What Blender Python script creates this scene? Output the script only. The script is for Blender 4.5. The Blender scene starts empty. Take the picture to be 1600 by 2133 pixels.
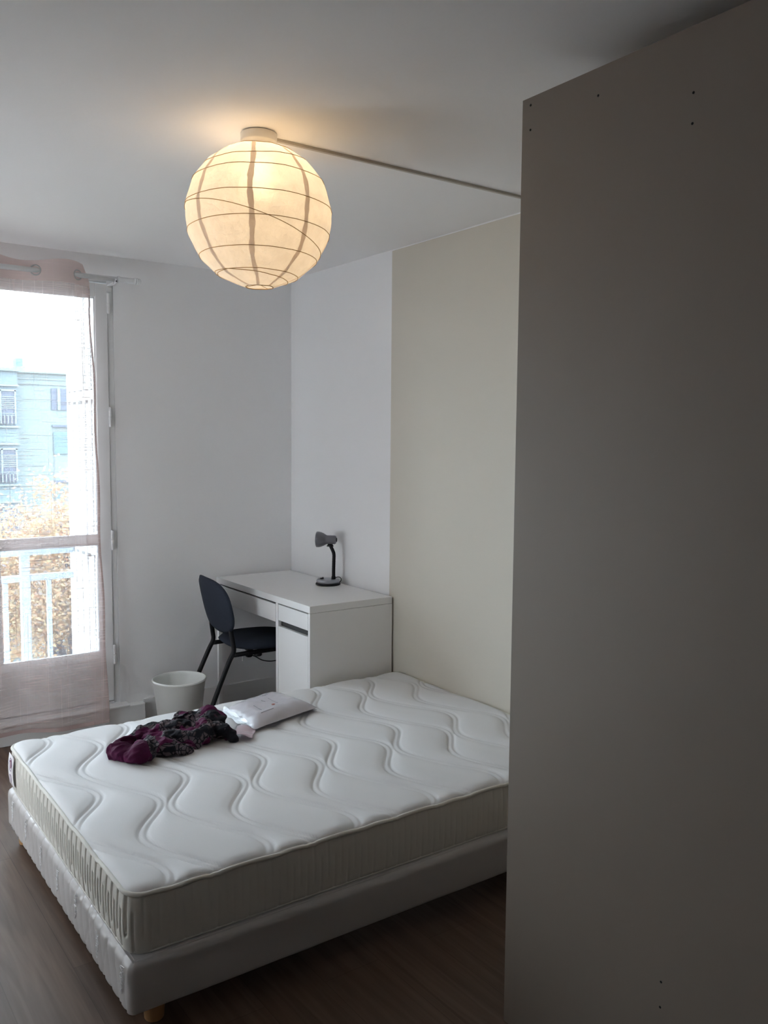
import bpy, bmesh, math, random
from mathutils import Vector, Matrix, noise
random.seed(7)
PI = math.pi
sc = bpy.context.scene
COL = sc.collection

# ------------------------------------------------------------------ materials
def new_mat(name):
    m = bpy.data.materials.new(name); m.use_nodes = True
    nt = m.node_tree; nt.nodes.clear()
    out = nt.nodes.new('ShaderNodeOutputMaterial')
    return m, nt, out

def N(nt, t, **kw):
    n = nt.nodes.new(t)
    for k, v in kw.items():
        if k.startswith('i_'):
            n.inputs[k[2:].replace('_', ' ')].default_value = v
        else:
            setattr(n, k, v)
    return n

def rgb(c): return (c[0], c[1], c[2], 1)

def mat(name, col, rough=.5, metal=0, bump=0, bscale=200, bdist=.001, var=0, vscale=3,
        spec=.5, coat=0, sheen=0):
    m, nt, out = new_mat(name)
    b = N(nt, 'ShaderNodeBsdfPrincipled')
    b.inputs['Base Color'].default_value = rgb(col)
    b.inputs['Roughness'].default_value = rough
    b.inputs['Metallic'].default_value = metal
    b.inputs['Specular IOR Level'].default_value = spec
    b.inputs['Coat Weight'].default_value = coat
    b.inputs['Sheen Weight'].default_value = sheen
    tc = N(nt, 'ShaderNodeTexCoord')
    if var:
        n = N(nt, 'ShaderNodeTexNoise'); n.inputs['Scale'].default_value = vscale; n.inputs['Detail'].default_value = 4
        nt.links.new(tc.outputs['Object'], n.inputs['Vector'])
        mx = N(nt, 'ShaderNodeMix', data_type='RGBA')
        mx.inputs[6].default_value = rgb([max(0, c*(1-var)) for c in col])
        mx.inputs[7].default_value = rgb([min(1, c*(1+var)) for c in col])
        nt.links.new(n.outputs['Fac'], mx.inputs[0]); nt.links.new(mx.outputs[2], b.inputs['Base Color'])
    if bump:
        n = N(nt, 'ShaderNodeTexNoise'); n.inputs['Scale'].default_value = bscale; n.inputs['Detail'].default_value = 3
        nt.links.new(tc.outputs['Object'], n.inputs['Vector'])
        bp = N(nt, 'ShaderNodeBump'); bp.inputs['Strength'].default_value = bump; bp.inputs['Distance'].default_value = bdist
        nt.links.new(n.outputs['Fac'], bp.inputs['Height']); nt.links.new(bp.outputs[0], b.inputs['Normal'])
    nt.links.new(b.outputs[0], out.inputs[0])
    return m

M = {}
M['wall'] = mat('white_wall_paint', (.87, .87, .88), .75, bump=.25, bscale=120, var=.015, vscale=2)
M['ceil'] = mat('ceiling_paint', (.86, .85, .85), .85, bump=.35, bscale=90, var=.02, vscale=2)
M['cream'] = mat('cream_wall_paint', (.63, .59, .515), .65, bump=.2, bscale=120, var=.015, vscale=2)
M['trim'] = mat('white_gloss_paint', (.80, .80, .80), .4, var=.02)
M['upvc'] = mat('window_paint', (.78, .79, .80), .35)
M['desk'] = mat('white_laminate', (.84, .84, .84), .32, var=.01)
M['deskdark'] = mat('recess_shade', (.02, .02, .022), .6)
M['chairfab'] = mat('slate_fabric', (.028, .034, .050), .95, bump=.5, bscale=900, var=.12, vscale=40, spec=.2)
M['black'] = mat('black_metal', (.006, .006, .008), .5, spec=.25)
M['blackpl'] = mat('black_plastic', (.006, .005, .008), .5, spec=.3, bump=.3, bscale=200)
M['silver'] = mat('grey_painted_metal', (.17, .17, .19), .38, metal=.55)
M['silver2'] = mat('silver_plastic', (.34, .355, .39), .35, metal=.4)
M['bin'] = mat('white_plastic', (.84, .86, .84), .4)
M['wood'] = mat('beech_leg', (.45, .25, .11), .45, var=.15, vscale=12)
M['piping'] = mat('piping_fabric', (.74, .73, .68), .8)
M['chrome'] = mat('nickel', (.5, .5, .5), .35, metal=1)
M['rod'] = mat('white_rod', (.78, .79, .80), .35)
M['hole'] = mat('hole_black', (.004, .004, .004), .9)
M['trunk'] = mat('cable_trunking', (.50, .46, .40), .5)
M['ext'] = mat('outside_render', (.60, .60, .60), .8)
M['shutter'] = mat('white_shutter', (.62, .62, .62), .6)
M['tag'] = mat('white_tag', (.74, .71, .73), .6)
M['tagink'] = mat('tag_print', (.22, .04, .10), .6)
M['tagink2'] = mat('tag_outline', (.35, .27, .38), .6)
M['balcony'] = mat('railing_paint', (.30, .36, .42), .5)

def mattress_mat():
    m, nt, out = new_mat('knit_ticking')
    b = N(nt, 'ShaderNodeBsdfPrincipled'); b.inputs['Roughness'].default_value = .75
    b.inputs['Base Color'].default_value = (.76, .765, .78, 1); b.inputs['Sheen Weight'].default_value = .15
    tc = N(nt, 'ShaderNodeTexCoord')
    mp = N(nt, 'ShaderNodeMapping'); mp.inputs['Scale'].default_value = (230, 230, 230); mp.inputs['Rotation'].default_value = (0, 0, .78)
    v = N(nt, 'ShaderNodeTexVoronoi'); v.inputs['Scale'].default_value = 1; v.inputs['Randomness'].default_value = .25
    nt.links.new(tc.outputs['Object'], mp.inputs[0]); nt.links.new(mp.outputs[0], v.inputs['Vector'])
    bp = N(nt, 'ShaderNodeBump'); bp.inputs['Strength'].default_value = .25; bp.inputs['Distance'].default_value = .0008
    nt.links.new(v.outputs['Distance'], bp.inputs['Height']); nt.links.new(bp.outputs[0], b.inputs['Normal'])
    nt.links.new(b.outputs[0], out.inputs[0]); return m
M['ticking'] = mattress_mat()
M['ticking_side'] = mat('side_ticking', (.66, .64, .59), .75, bump=.3, bscale=500)

def satin_mat():
    m, nt, out = new_mat('satin_cover')
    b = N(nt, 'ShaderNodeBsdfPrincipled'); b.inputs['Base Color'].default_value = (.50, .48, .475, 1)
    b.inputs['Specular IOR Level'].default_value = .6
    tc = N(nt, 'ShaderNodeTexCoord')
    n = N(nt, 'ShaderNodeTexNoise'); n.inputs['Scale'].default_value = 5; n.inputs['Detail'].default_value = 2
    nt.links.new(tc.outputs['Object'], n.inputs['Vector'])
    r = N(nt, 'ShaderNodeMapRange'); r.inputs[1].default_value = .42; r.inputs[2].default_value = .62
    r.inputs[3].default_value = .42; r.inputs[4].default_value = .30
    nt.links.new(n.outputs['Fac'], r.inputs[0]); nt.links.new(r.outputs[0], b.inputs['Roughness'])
    nt.links.new(b.outputs[0], out.inputs[0]); return m
M['satin'] = satin_mat()

M['thread'] = mat('satin_thread', (.86, .86, .88), .28)
def floor_mat():
    m, nt, out = new_mat('wood_laminate')
    b = N(nt, 'ShaderNodeBsdfPrincipled'); b.inputs['Roughness'].default_value = .5; b.inputs['Specular IOR Level'].default_value = .3
    tc = N(nt, 'ShaderNodeTexCoord')
    sw = N(nt, 'ShaderNodeMapping'); sw.inputs['Rotation'].default_value = (0, 0, PI/2)
    nt.links.new(tc.outputs['Object'], sw.inputs[0])
    br = N(nt, 'ShaderNodeTexBrick'); br.inputs['Scale'].default_value = 1
    br.inputs['Brick Width'].default_value = 1.28; br.inputs['Row Height'].default_value = .19
    br.inputs['Mortar Size'].default_value = .0012; br.inputs['Mortar Smooth'].default_value = .2
    br.inputs['Color1'].default_value = (.36, .36, .36, 1); br.inputs['Color2'].default_value = (.62, .62, .62, 1)
    br.inputs['Mortar'].default_value = (.1, .1, .1, 1); br.offset = .37
    nt.links.new(sw.outputs[0], br.inputs['Vector'])
    mp = N(nt, 'ShaderNodeMapping'); mp.inputs['Scale'].default_value = (26, 1.6, 1)
    nt.links.new(tc.outputs['Object'], mp.inputs[0])
    n = N(nt, 'ShaderNodeTexNoise'); n.inputs['Scale'].default_value = 1.4; n.inputs['Detail'].default_value = 8; n.inputs['Distortion'].default_value = .8
    nt.links.new(mp.outputs[0], n.inputs['Vector'])
    cr = N(nt, 'ShaderNodeValToRGB')
    cr.color_ramp.elements[0].position = .25; cr.color_ramp.elements[0].color = (.075, .046, .032, 1)
    cr.color_ramp.elements[1].position = .78; cr.color_ramp.elements[1].color = (.155, .100, .072, 1)
    nt.links.new(n.outputs['Fac'], cr.inputs[0])
    mx = N(nt, 'ShaderNodeMix', data_type='RGBA', blend_type='OVERLAY'); mx.inputs[0].default_value = .45
    nt.links.new(cr.outputs[0], mx.inputs[6]); nt.links.new(br.outputs['Color'], mx.inputs[7])
    nt.links.new(mx.outputs[2], b.inputs['Base Color'])
    bp = N(nt, 'ShaderNodeBump'); bp.inputs['Strength'].default_value = .15; bp.inputs['Distance'].default_value = .001
    nt.links.new(n.outputs['Fac'], bp.inputs['Height']); nt.links.new(bp.outputs[0], b.inputs['Normal'])
    nt.links.new(b.outputs[0], out.inputs[0]); return m
M['floor'] = floor_mat()

def glass_mat():
    m, nt, out = new_mat('window_glass')
    t = N(nt, 'ShaderNodeBsdfTransparent'); t.inputs[0].default_value = (.94, .97, .98, 1)
    g = N(nt, 'ShaderNodeBsdfGlossy'); g.inputs['Roughness'].default_value = .02
    f = N(nt, 'ShaderNodeFresnel'); f.inputs[0].default_value = 1.3
    mx = N(nt, 'ShaderNodeMixShader')
    nt.links.new(f.outputs[0], mx.inputs[0]); nt.links.new(t.outputs[0], mx.inputs[1]); nt.links.new(g.outputs[0], mx.inputs[2])
    nt.links.new(mx.outputs[0], out.inputs[0]); return m
M['glass'] = glass_mat()

def sheer_mat(name, col, base, thread, trans=(.45, .10)):
    """voile: open weave with irregular slub threads"""
    m, nt, out = new_mat(name)
    tc = N(nt, 'ShaderNodeTexCoord')
    def stripes(scale, lo, hi):
        mp = N(nt, 'ShaderNodeMapping'); mp.inputs['Scale'].default_value = scale
        n = N(nt, 'ShaderNodeTexNoise'); n.inputs['Scale'].default_value = 1; n.inputs['Detail'].default_value = 1.5
        r = N(nt, 'ShaderNodeMapRange'); r.inputs[1].default_value = lo; r.inputs[2].default_value = hi
        nt.links.new(tc.outputs['Object'], mp.inputs[0]); nt.links.new(mp.outputs[0], n.inputs['Vector'])
        nt.links.new(n.outputs['Fac'], r.inputs[0]); return r.outputs[0]
    h = stripes((5, 5, 210), .56, .74)
    v = stripes((230, 1, 1.2), .62, .72)
    mxm = N(nt, 'ShaderNodeMath', operation='MAXIMUM'); nt.links.new(h, mxm.inputs[0]); nt.links.new(v, mxm.inputs[1])
    fac = N(nt, 'ShaderNodeMapRange'); fac.inputs[3].default_value = base; fac.inputs[4].default_value = thread
    nt.links.new(mxm.outputs[0], fac.inputs[0])
    t = N(nt, 'ShaderNodeBsdfTransparent')
    d = N(nt, 'ShaderNodeBsdfDiffuse'); d.inputs[0].default_value = rgb(col)
    tl = N(nt, 'ShaderNodeBsdfTranslucent'); tl.inputs[0].default_value = rgb(col)
    c = N(nt, 'ShaderNodeMixShader')
    tr = N(nt, 'ShaderNodeMapRange'); tr.inputs[3].default_value = trans[0]; tr.inputs[4].default_value = trans[1]
    nt.links.new(mxm.outputs[0], tr.inputs[0]); nt.links.new(tr.outputs[0], c.inputs[0])
    nt.links.new(d.outputs[0], c.inputs[1]); nt.links.new(tl.outputs[0], c.inputs[2])
    mx = N(nt, 'ShaderNodeMixShader')
    nt.links.new(fac.outputs[0], mx.inputs[0]); nt.links.new(t.outputs[0], mx.inputs[1]); nt.links.new(c.outputs[0], mx.inputs[2])
    nt.links.new(mx.outputs[0], out.inputs[0]); return m
M['sheer'] = sheer_mat('sheer_voile', (.78, .63, .61), .36, .86, (.14, .05))
M['header'] = sheer_mat('voile_header', (.80, .67, .65), .90, .97, (.10, .06))
M['hem'] = sheer_mat('voile_hem', (.62, .48, .46), .92, .97, (.05, .03))

def paper_mat(name, col, tw, rough_bump=.6):
    m, nt, out = new_mat(name)
    tc = N(nt, 'ShaderNodeTexCoord')
    n = N(nt, 'ShaderNodeTexNoise'); n.inputs['Scale'].default_value = 22; n.inputs['Detail'].default_value = 6; n.inputs['Roughness'].default_value = .65
    nt.links.new(tc.outputs['Object'], n.inputs['Vector'])
    v = N(nt, 'ShaderNodeTexVoronoi', feature='DISTANCE_TO_EDGE'); v.inputs['Scale'].default_value = 34
    nt.links.new(tc.outputs['Object'], v.inputs['Vector'])
    ad = N(nt, 'ShaderNodeMath', operation='MULTIPLY_ADD'); ad.inputs[1].default_value = 1.6
    nt.links.new(n.outputs['Fac'], ad.inputs[0]); nt.links.new(v.outputs[0], ad.inputs[2])
    bp = N(nt, 'ShaderNodeBump'); bp.inputs['Strength'].default_value = rough_bump; bp.inputs['Distance'].default_value = .004
    nt.links.new(ad.outputs[0], bp.inputs['Height'])
    d = N(nt, 'ShaderNodeBsdfDiffuse'); d.inputs[0].default_value = rgb(col)
    tl = N(nt, 'ShaderNodeBsdfTranslucent'); tl.inputs[0].default_value = rgb(col)
    nt.links.new(bp.outputs[0], d.inputs['Normal']); nt.links.new(bp.outputs[0], tl.inputs['Normal'])
    # fibres and creases: thicker and thinner paper
    cm = N(nt, 'ShaderNodeMix', data_type='RGBA'); cm.inputs[6].default_value = rgb([c*.86 for c in col]); cm.inputs[7].default_value = rgb(col)
    rr_ = N(nt, 'ShaderNodeMapRange'); rr_.inputs[1].default_value = .35; rr_.inputs[2].default_value = .62
    nt.links.new(n.outputs['Fac'], rr_.inputs[0]); nt.links.new(rr_.outputs[0], cm.inputs[0])
    nt.links.new(cm.outputs[2], tl.inputs[0])
    rf = N(nt, 'ShaderNodeBsdfRefraction'); rf.inputs['IOR'].default_value = 1.35; rf.inputs['Roughness'].default_value = .72
    rf.inputs['Color'].default_value = (1, .95, .85, 1); nt.links.new(bp.outputs[0], rf.inputs['Normal'])
    mx = N(nt, 'ShaderNodeMixShader'); mx.inputs[0].default_value = tw
    mx2 = N(nt, 'ShaderNodeMixShader'); mx2.inputs[0].default_value = .028 if tw > .45 else .01
    nt.links.new(d.outputs[0], mx.inputs[1]); nt.links.new(tl.outputs[0], mx.inputs[2])
    nt.links.new(mx.outputs[0], mx2.inputs[1]); nt.links.new(rf.outputs[0], mx2.inputs[2])
    nt.links.new(mx2.outputs[0], out.inputs[0]); return m
M['paper'] = paper_mat('rice_paper', (.93, .91, .87), .50)
M['seam'] = paper_mat('double_paper', (.86, .77, .70), .44, .3)
M['rib'] = mat('bamboo_rib', (.48, .31, .14), .6)
M['pendantcup'] = mat('lamp_cup', (.80, .78, .74), .45)

def emis(name, col, s):
    m, nt, out = new_mat(name); e = N(nt, 'ShaderNodeEmission'); e.inputs[0].default_value = rgb(col); e.inputs[1].default_value = s
    nt.links.new(e.outputs[0], out.inputs[0]); return m
M['bulb'] = emis('lit_bulb', (1, .72, .42), 27)

def scarf_mat():
    m, nt, out = new_mat('printed_scarf')
    b = N(nt, 'ShaderNodeBsdfPrincipled'); b.inputs['Roughness'].default_value = .75; b.inputs['Specular IOR Level'].default_value = .25
    tc = N(nt, 'ShaderNodeTexCoord')
    L = nt.links.new
    # line print: petals and strokes
    n0 = N(nt, 'ShaderNodeTexNoise'); n0.inputs['Scale'].default_value = 14; n0.inputs['Detail'].default_value = 2
    L(tc.outputs['Object'], n0.inputs['Vector'])
    addv = N(nt, 'ShaderNodeVectorMath', operation='MULTIPLY_ADD'); addv.inputs[1].default_value = (.05, .05, .05)
    L(n0.outputs['Color'], addv.inputs[0]); L(tc.outputs['Object'], addv.inputs[2])
    v = N(nt, 'ShaderNodeTexVoronoi', feature='DISTANCE_TO_EDGE'); v.inputs['Scale'].default_value = 52
    L(addv.outputs[0], v.inputs['Vector'])
    ln = N(nt, 'ShaderNodeMapRange'); ln.inputs[1].default_value = .07; ln.inputs[2].default_value = .14
    L(v.outputs[0], ln.inputs[0])
    grey = N(nt, 'ShaderNodeMix', data_type='RGBA'); grey.inputs[6].default_value = (.008, .007, .012, 1); grey.inputs[7].default_value = (.12, .095, .108, 1)
    L(ln.outputs[0], grey.inputs[0])
    # colour zones along the cloth through a second noise
    sep = N(nt, 'ShaderNodeSeparateXYZ'); L(tc.outputs['Object'], sep.inputs[0])
    nz = N(nt, 'ShaderNodeTexNoise'); nz.inputs['Scale'].default_value = 13; nz.inputs['Detail'].default_value = 1
    L(tc.outputs['Object'], nz.inputs['Vector'])
    pos = N(nt, 'ShaderNodeMath', operation='MULTIPLY_ADD'); pos.inputs[1].default_value = .10
    L(nz.outputs['Fac'], pos.inputs[0]); L(sep.outputs['X'], pos.inputs[2])
    cr = N(nt, 'ShaderNodeValToRGB'); cr.color_ramp.interpolation = 'CONSTANT'
    mr = N(nt, 'ShaderNodeMapRange'); mr.inputs[1].default_value = -.20; mr.inputs[2].default_value = .34
    L(pos.outputs[0], mr.inputs[0]); L(mr.outputs[0], cr.inputs[0])
    E_ = cr.color_ramp.elements
    E_[0].position = 0; E_[0].color = (1, 0, 0, 1)            # plum
    E_[1].position = .23; E_[1].color = (0, 0, 0, 1)          # print
    e = E_.new(.80); e.color = (0, 0, 1, 1)                   # black
    s2 = N(nt, 'ShaderNodeSeparateColor'); L(cr.outputs[0], s2.inputs[0])
    m1 = N(nt, 'ShaderNodeMix', data_type='RGBA'); m1.inputs[7].default_value = (.062, .003, .034, 1)
    L(s2.outputs[0], m1.inputs[0]); L(grey.outputs[2], m1.inputs[6])
    m2 = N(nt, 'ShaderNodeMix', data_type='RGBA'); m2.inputs[7].default_value = (.010, .010, .016, 1)
    L(s2.outputs[2], m2.inputs[0]); L(m1.outputs[2], m2.inputs[6])
    # scattered magenta and black patches
    n3 = N(nt, 'ShaderNodeTexNoise'); n3.inputs['Scale'].default_value = 16; n3.inputs['Detail'].default_value = 1
    mp = N(nt, 'ShaderNodeMapping'); mp.inputs['Location'].default_value = (3.1, 7.7, 1.3)
    L(tc.outputs['Object'], mp.inputs[0]); L(mp.outputs[0], n3.inputs['Vector'])
    r3 = N(nt, 'ShaderNodeMapRange'); r3.inputs[1].default_value = .56; r3.inputs[2].default_value = .60
    L(n3.outputs['Fac'], r3.inputs[0])
    m3 = N(nt, 'ShaderNodeMix', data_type='RGBA'); m3.inputs[7].default_value = (.085, .005, .048, 1)
    L(r3.outputs[0], m3.inputs[0]); L(m2.outputs[2], m3.inputs[6])
    r4 = N(nt, 'ShaderNodeMapRange'); r4.inputs[1].default_value = .44; r4.inputs[2].default_value = .40
    L(n3.outputs['Fac'], r4.inputs[0])
    m4 = N(nt, 'ShaderNodeMix', data_type='RGBA'); m4.inputs[7].default_value = (.008, .008, .014, 1)
    sub = N(nt, 'ShaderNodeMath', operation='SUBTRACT', use_clamp=True); L(r4.outputs[0], sub.inputs[0]); L(s2.outputs[0], sub.inputs[1])
    L(sub.outputs[0], m4.inputs[0]); L(m3.outputs[2], m4.inputs[6])
    L(m4.outputs[2], b.inputs['Base Color'])
    nb = N(nt, 'ShaderNodeTexNoise'); nb.inputs['Scale'].default_value = 60; nb.inputs['Detail'].default_value = 4
    L(tc.outputs['Object'], nb.inputs['Vector'])
    bp = N(nt, 'ShaderNodeBump'); bp.inputs['Strength'].default_value = .6; bp.inputs['Distance'].default_value = .004
    L(nb.outputs['Fac'], bp.inputs['Height']); L(bp.outputs[0], b.inputs['Normal'])
    L(b.outputs[0], out.inputs[0]); return m
M['scarf'] = scarf_mat()

def plastic_wrap(name, col, bump, bs):
    m, nt, out = new_mat(name)
    b = N(nt, 'ShaderNodeBsdfPrincipled'); b.inputs['Base Color'].default_value = rgb(col)
    b.inputs['Roughness'].default_value = .6; b.inputs['Coat Weight'].default_value = .7; b.inputs['Coat Roughness'].default_value = .12
    tc = N(nt, 'ShaderNodeTexCoord'); n = N(nt, 'ShaderNodeTexNoise'); n.inputs['Scale'].default_value = bs; n.inputs['Detail'].default_value = 5
    n.inputs['Distortion'].default_value = 1.0
    nt.links.new(tc.outputs['Object'], n.inputs['Vector'])
    bp = N(nt, 'ShaderNodeBump'); bp.inputs['Strength'].default_value = bump; bp.inputs['Distance'].default_value = .006
    nt.links.new(n.outputs['Fac'], bp.inputs['Height']); nt.links.new(bp.outputs[0], b.inputs['Coat Normal'])
    bp2 = N(nt, 'ShaderNodeBump'); bp2.inputs['Strength'].default_value = bump*.5; bp2.inputs['Distance'].default_value = .004
    nt.links.new(n.outputs['Fac'], bp2.inputs['Height']); nt.links.new(bp2.outputs[0], b.inputs['Normal'])
    nt.links.new(b.outputs[0], out.inputs[0]); return m
M['wrap'] = plastic_wrap('wrapped_textile', (.58, .56, .61), .55, 16)
M['pinkpaper'] = plastic_wrap('pink_slip', (.66, .52, .57), .5, 30)

def clear_film():
    m, nt, out = new_mat('clear_film')
    t = N(nt, 'ShaderNodeBsdfTransparent'); t.inputs[0].default_value = (.92, .93, .96, 1)
    g = N(nt, 'ShaderNodeBsdfGlossy'); g.inputs['Roughness'].default_value = .12
    d = N(nt, 'ShaderNodeBsdfDiffuse'); d.inputs[0].default_value = (.75, .77, .82, 1)
    a = N(nt, 'ShaderNodeMixShader'); a.inputs[0].default_value = .5
    nt.links.new(g.outputs[0], a.inputs[1]); nt.links.new(d.outputs[0], a.inputs[2])
    mx = N(nt, 'ShaderNodeMixShader'); mx.inputs[0].default_value = .35
    nt.links.new(t.outputs[0], mx.inputs[1]); nt.links.new(a.outputs[0], mx.inputs[2])
    nt.links.new(mx.outputs[0], out.inputs[0]); return m
M['film'] = clear_film()
M['ink'] = mat('grey_print', (.33, .33, .37), .6)
M['inkred'] = mat('red_print', (.55, .25, .22), .6)
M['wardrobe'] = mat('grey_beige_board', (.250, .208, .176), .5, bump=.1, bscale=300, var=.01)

M['bwall'] = mat('pale_blue_facade', (.165, .205, .215), .9, var=.03, vscale=.5)
M['bwall2'] = mat('blue_grey_facade', (.135, .180, .205), .9, var=.03, vscale=.5)
M['bwin'] = mat('window_slate', (.065, .085, .125), .4)
M['bframe'] = mat('pale_frame', (.17, .21, .235), .6)
M['bpanel'] = mat('cyan_panel', (.095, .155, .18), .7)
M['grass'] = mat('lawn_and_paths', (.085, .095, .070), .95, var=.6, vscale=.35)
M['bark'] = mat('bark', (.06, .065, .08), .9, var=.3, vscale=6)
def leaf_mat():
    m, nt, out = new_mat('autumn_leaves')
    g = N(nt, 'ShaderNodeNewGeometry')
    cr = N(nt, 'ShaderNodeValToRGB'); el = cr.color_ramp.elements
    el[0].position = 0; el[0].color = (.27, .15, .10, 1)
    el[1].position = 1; el[1].color = (.30, .25, .15, 1)
    for p_, c_ in ((.3, (.32, .22, .145, 1)), (.6, (.34, .26, .165, 1)), (.8, (.19, .17, .175, 1))):
        e = el.new(p_); e.color = c_
    nt.links.new(g.outputs['Random Per Island'], cr.inputs[0])
    d = N(nt, 'ShaderNodeBsdfDiffuse'); t = N(nt, 'ShaderNodeBsdfTranslucent')
    nt.links.new(cr.outputs[0], d.inputs[0]); nt.links.new(cr.outputs[0], t.inputs[0])
    mx = N(nt, 'ShaderNodeMixShader'); mx.inputs[0].default_value = .45
    nt.links.new(d.outputs[0], mx.inputs[1]); nt.links.new(t.outputs[0], mx.inputs[2]); nt.links.new(mx.outputs[0], out.inputs[0])
    return m
M['leaf'] = leaf_mat()

# ------------------------------------------------------------------ mesh helpers
class MB:
    def __init__(s): s.v = []; s.f = []
    def add(s, vs, fs):
        o = len(s.v); s.v += [tuple(v) for v in vs]; s.f += [tuple(i+o for i in f) for f in fs]; return s
    def box(s, x0, x1, y0, y1, z0, z1):
        return s.add([(x0,y0,z0),(x1,y0,z0),(x1,y1,z0),(x0,y1,z0),(x0,y0,z1),(x1,y0,z1),(x1,y1,z1),(x0,y1,z1)],
                     [(0,3,2,1),(4,5,6,7),(0,1,5,4),(1,2,6,5),(2,3,7,6),(3,0,4,7)])
    def lathe(s, prof, n=32, c=(0,0,0), mat4=None, cap=True):
        vs = []; fs = []
        for (r, z) in prof:
            for i in range(n):
                a = 2*PI*i/n; v = Vector((r*math.cos(a), r*math.sin(a), z))
                if mat4 is not None: v = mat4 @ v
                vs.append(v + Vector(c))
        k = len(prof)
        for j in range(k-1):
            for i in range(n):
                fs.append((j*n+i, j*n+(i+1)%n, (j+1)*n+(i+1)%n, (j+1)*n+i))
        if cap:
            fs.append(tuple(reversed(range(n)))); fs.append(tuple((k-1)*n+i for i in range(n)))
        return s.add(vs, fs)
    def tube(s, pts, r, n=12, closed=False, cap=True):
        pts = [Vector(p) for p in pts]; k = len(pts); vs = []; fs = []
        rs = r if isinstance(r, (list, tuple)) else [r]*k
        up = None
        for i, p in enumerate(pts):
            if closed: t = pts[(i+1)%k]-pts[i-1]
            else: t = pts[min(i+1,k-1)]-pts[max(i-1,0)]
            t.normalize()
            if up is None:
                up = Vector((0,0,1)) if abs(t.z) < .9 else Vector((1,0,0))
            a = (up - t*up.dot(t)).normalized(); up = a; b = t.cross(a)
            for j in range(n):
                th = 2*PI*j/n; vs.append(p + (a*math.cos(th)+b*math.sin(th))*rs[i])
        m = k if closed else k-1
        for i in range(m):
            for j in range(n):
                i2 = (i+1)%k
                fs.append((i*n+j, i*n+(j+1)%n, i2*n+(j+1)%n, i2*n+j))
        if cap and not closed:
            fs.append(tuple(reversed(range(n)))); fs.append(tuple((k-1)*n+j for j in range(n)))
        return s.add(vs, fs)
    def grid(s, nu, nv, fn, closed_u=False):
        vs = [fn(i, j) for j in range(nv) for i in range(nu)]; fs = []
        for j in range(nv-1):
            for i in range(nu if closed_u else nu-1):
                a = j*nu+i; b = j*nu+(i+1)%nu
                fs.append((a, b, b+nu, a+nu))
        return s.add(vs, fs)
    def build(s, name, m, parent=None, smooth=False, bevel=0, loc=None, solid=0, segs=2):
        me = bpy.data.meshes.new(name)
        off = Vector(loc) if loc is not None else Vector((0,0,0))
        if parent is not None and loc is None: off = Vector(parent.get('_o', (0,0,0)))
        me.from_pydata([tuple(Vector(v)-off) for v in s.v], [], s.f); me.update()
        bm = bmesh.new(); bm.from_mesh(me); bmesh.ops.recalc_face_normals(bm, faces=bm.faces); bm.to_mesh(me); bm.free()
        me.materials.append(m)
        if smooth:
            for p in me.polygons: p.use_smooth = True
        o = bpy.data.objects.new(name, me); COL.objects.link(o)
        if parent is not None:
            o.parent = parent
            base = Vector(parent.get('_o', (0,0,0)))
            o.location = off - base
        elif loc is not None: o.location = loc
        o['_o'] = tuple(off)
        if solid:
            md = o.modifiers.new('s', 'SOLIDIFY'); md.thickness = solid; md.offset = 0
        if bevel:
            md = o.modifiers.new('b', 'BEVEL'); md.width = bevel; md.segments = segs; md.limit_method = 'ANGLE'; md.angle_limit = .6
            md.harden_normals = False
        return o

def smooth_pts(p, n=6):
    out_ = []
    for i in range(len(p)-1):
        a = Vector(p[max(0, i-1)]); b = Vector(p[i]); c = Vector(p[i+1]); d = Vector(p[min(len(p)-1, i+2)])
        for k in range(n):
            t = k/n
            out_.append(.5*((2*b)+(c-a)*t+(2*a-5*b+4*c-d)*t*t+(3*b-a-3*c+d)*t**3))
    out_.append(Vector(p[-1])); return out_

def thing(name, label, cat, loc, group=None):
    o = bpy.data.objects.new(name, None); COL.objects.link(o); o.location = loc; o['_o'] = tuple(loc)
    o.empty_display_size = .05
    o['label'] = label; o['category'] = cat
    if group: o['group'] = group
    return o
def tag(o, label, cat, group=None):
    o['label'] = label; o['category'] = cat
    if group: o['group'] = group
    return o
def struct(o, label=None):
    o['kind'] = 'structure'
    if label: o['label'] = label
    return o
def box(name, m, dims, parent=None, bevel=0, loc=None):
    return MB().box(*dims).build(name, m, parent, bevel=bevel, loc=loc)

H = 2.484
# ------------------------------------------------------------------ room shell
XL, YB = -2.98, -5.3
struct(box('floor', M['floor'], (XL-.15, .15, YB-.15, .14, -.1, 0)), 'brown wood laminate floor')
struct(box('ceiling', M['ceil'], (XL-.15, .15, YB-.15, .14, H, H+.12)), 'plain off-white plaster ceiling')
struct(box('wall_right', M['wall'], (0, .15, YB-.15, .14, 0, H)), 'white right wall behind the desk')
struct(box('wall_left', M['wall'], (XL-.15, XL, YB-.15, .14, 0, H)))
struct(box('wall_back', mat('back_wall_paint', (.34, .31, .29), .8), (XL, 0, YB-.15, YB, 0, H)))
w = MB()
WX0, WX1, WZ = -2.42, -1.062, 2.375
w.box(XL, WX0, 0, .14, 0, H); w.box(WX1, 0, 0, .14, 0, H); w.box(WX0, WX1, 0, .14, WZ, H); w.box(WX0, WX1, 0, .14, 0, .1125)
struct(w.build('wall_far', M['wall']), 'white window wall at the far end')
# painted cream section (thin lining board) on the right wall
struct(box('wall_accent', M['cream'], (-.006, -.0002, YB, -1.028, 0, H-.008)), 'cream painted section of the right wall')
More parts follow.
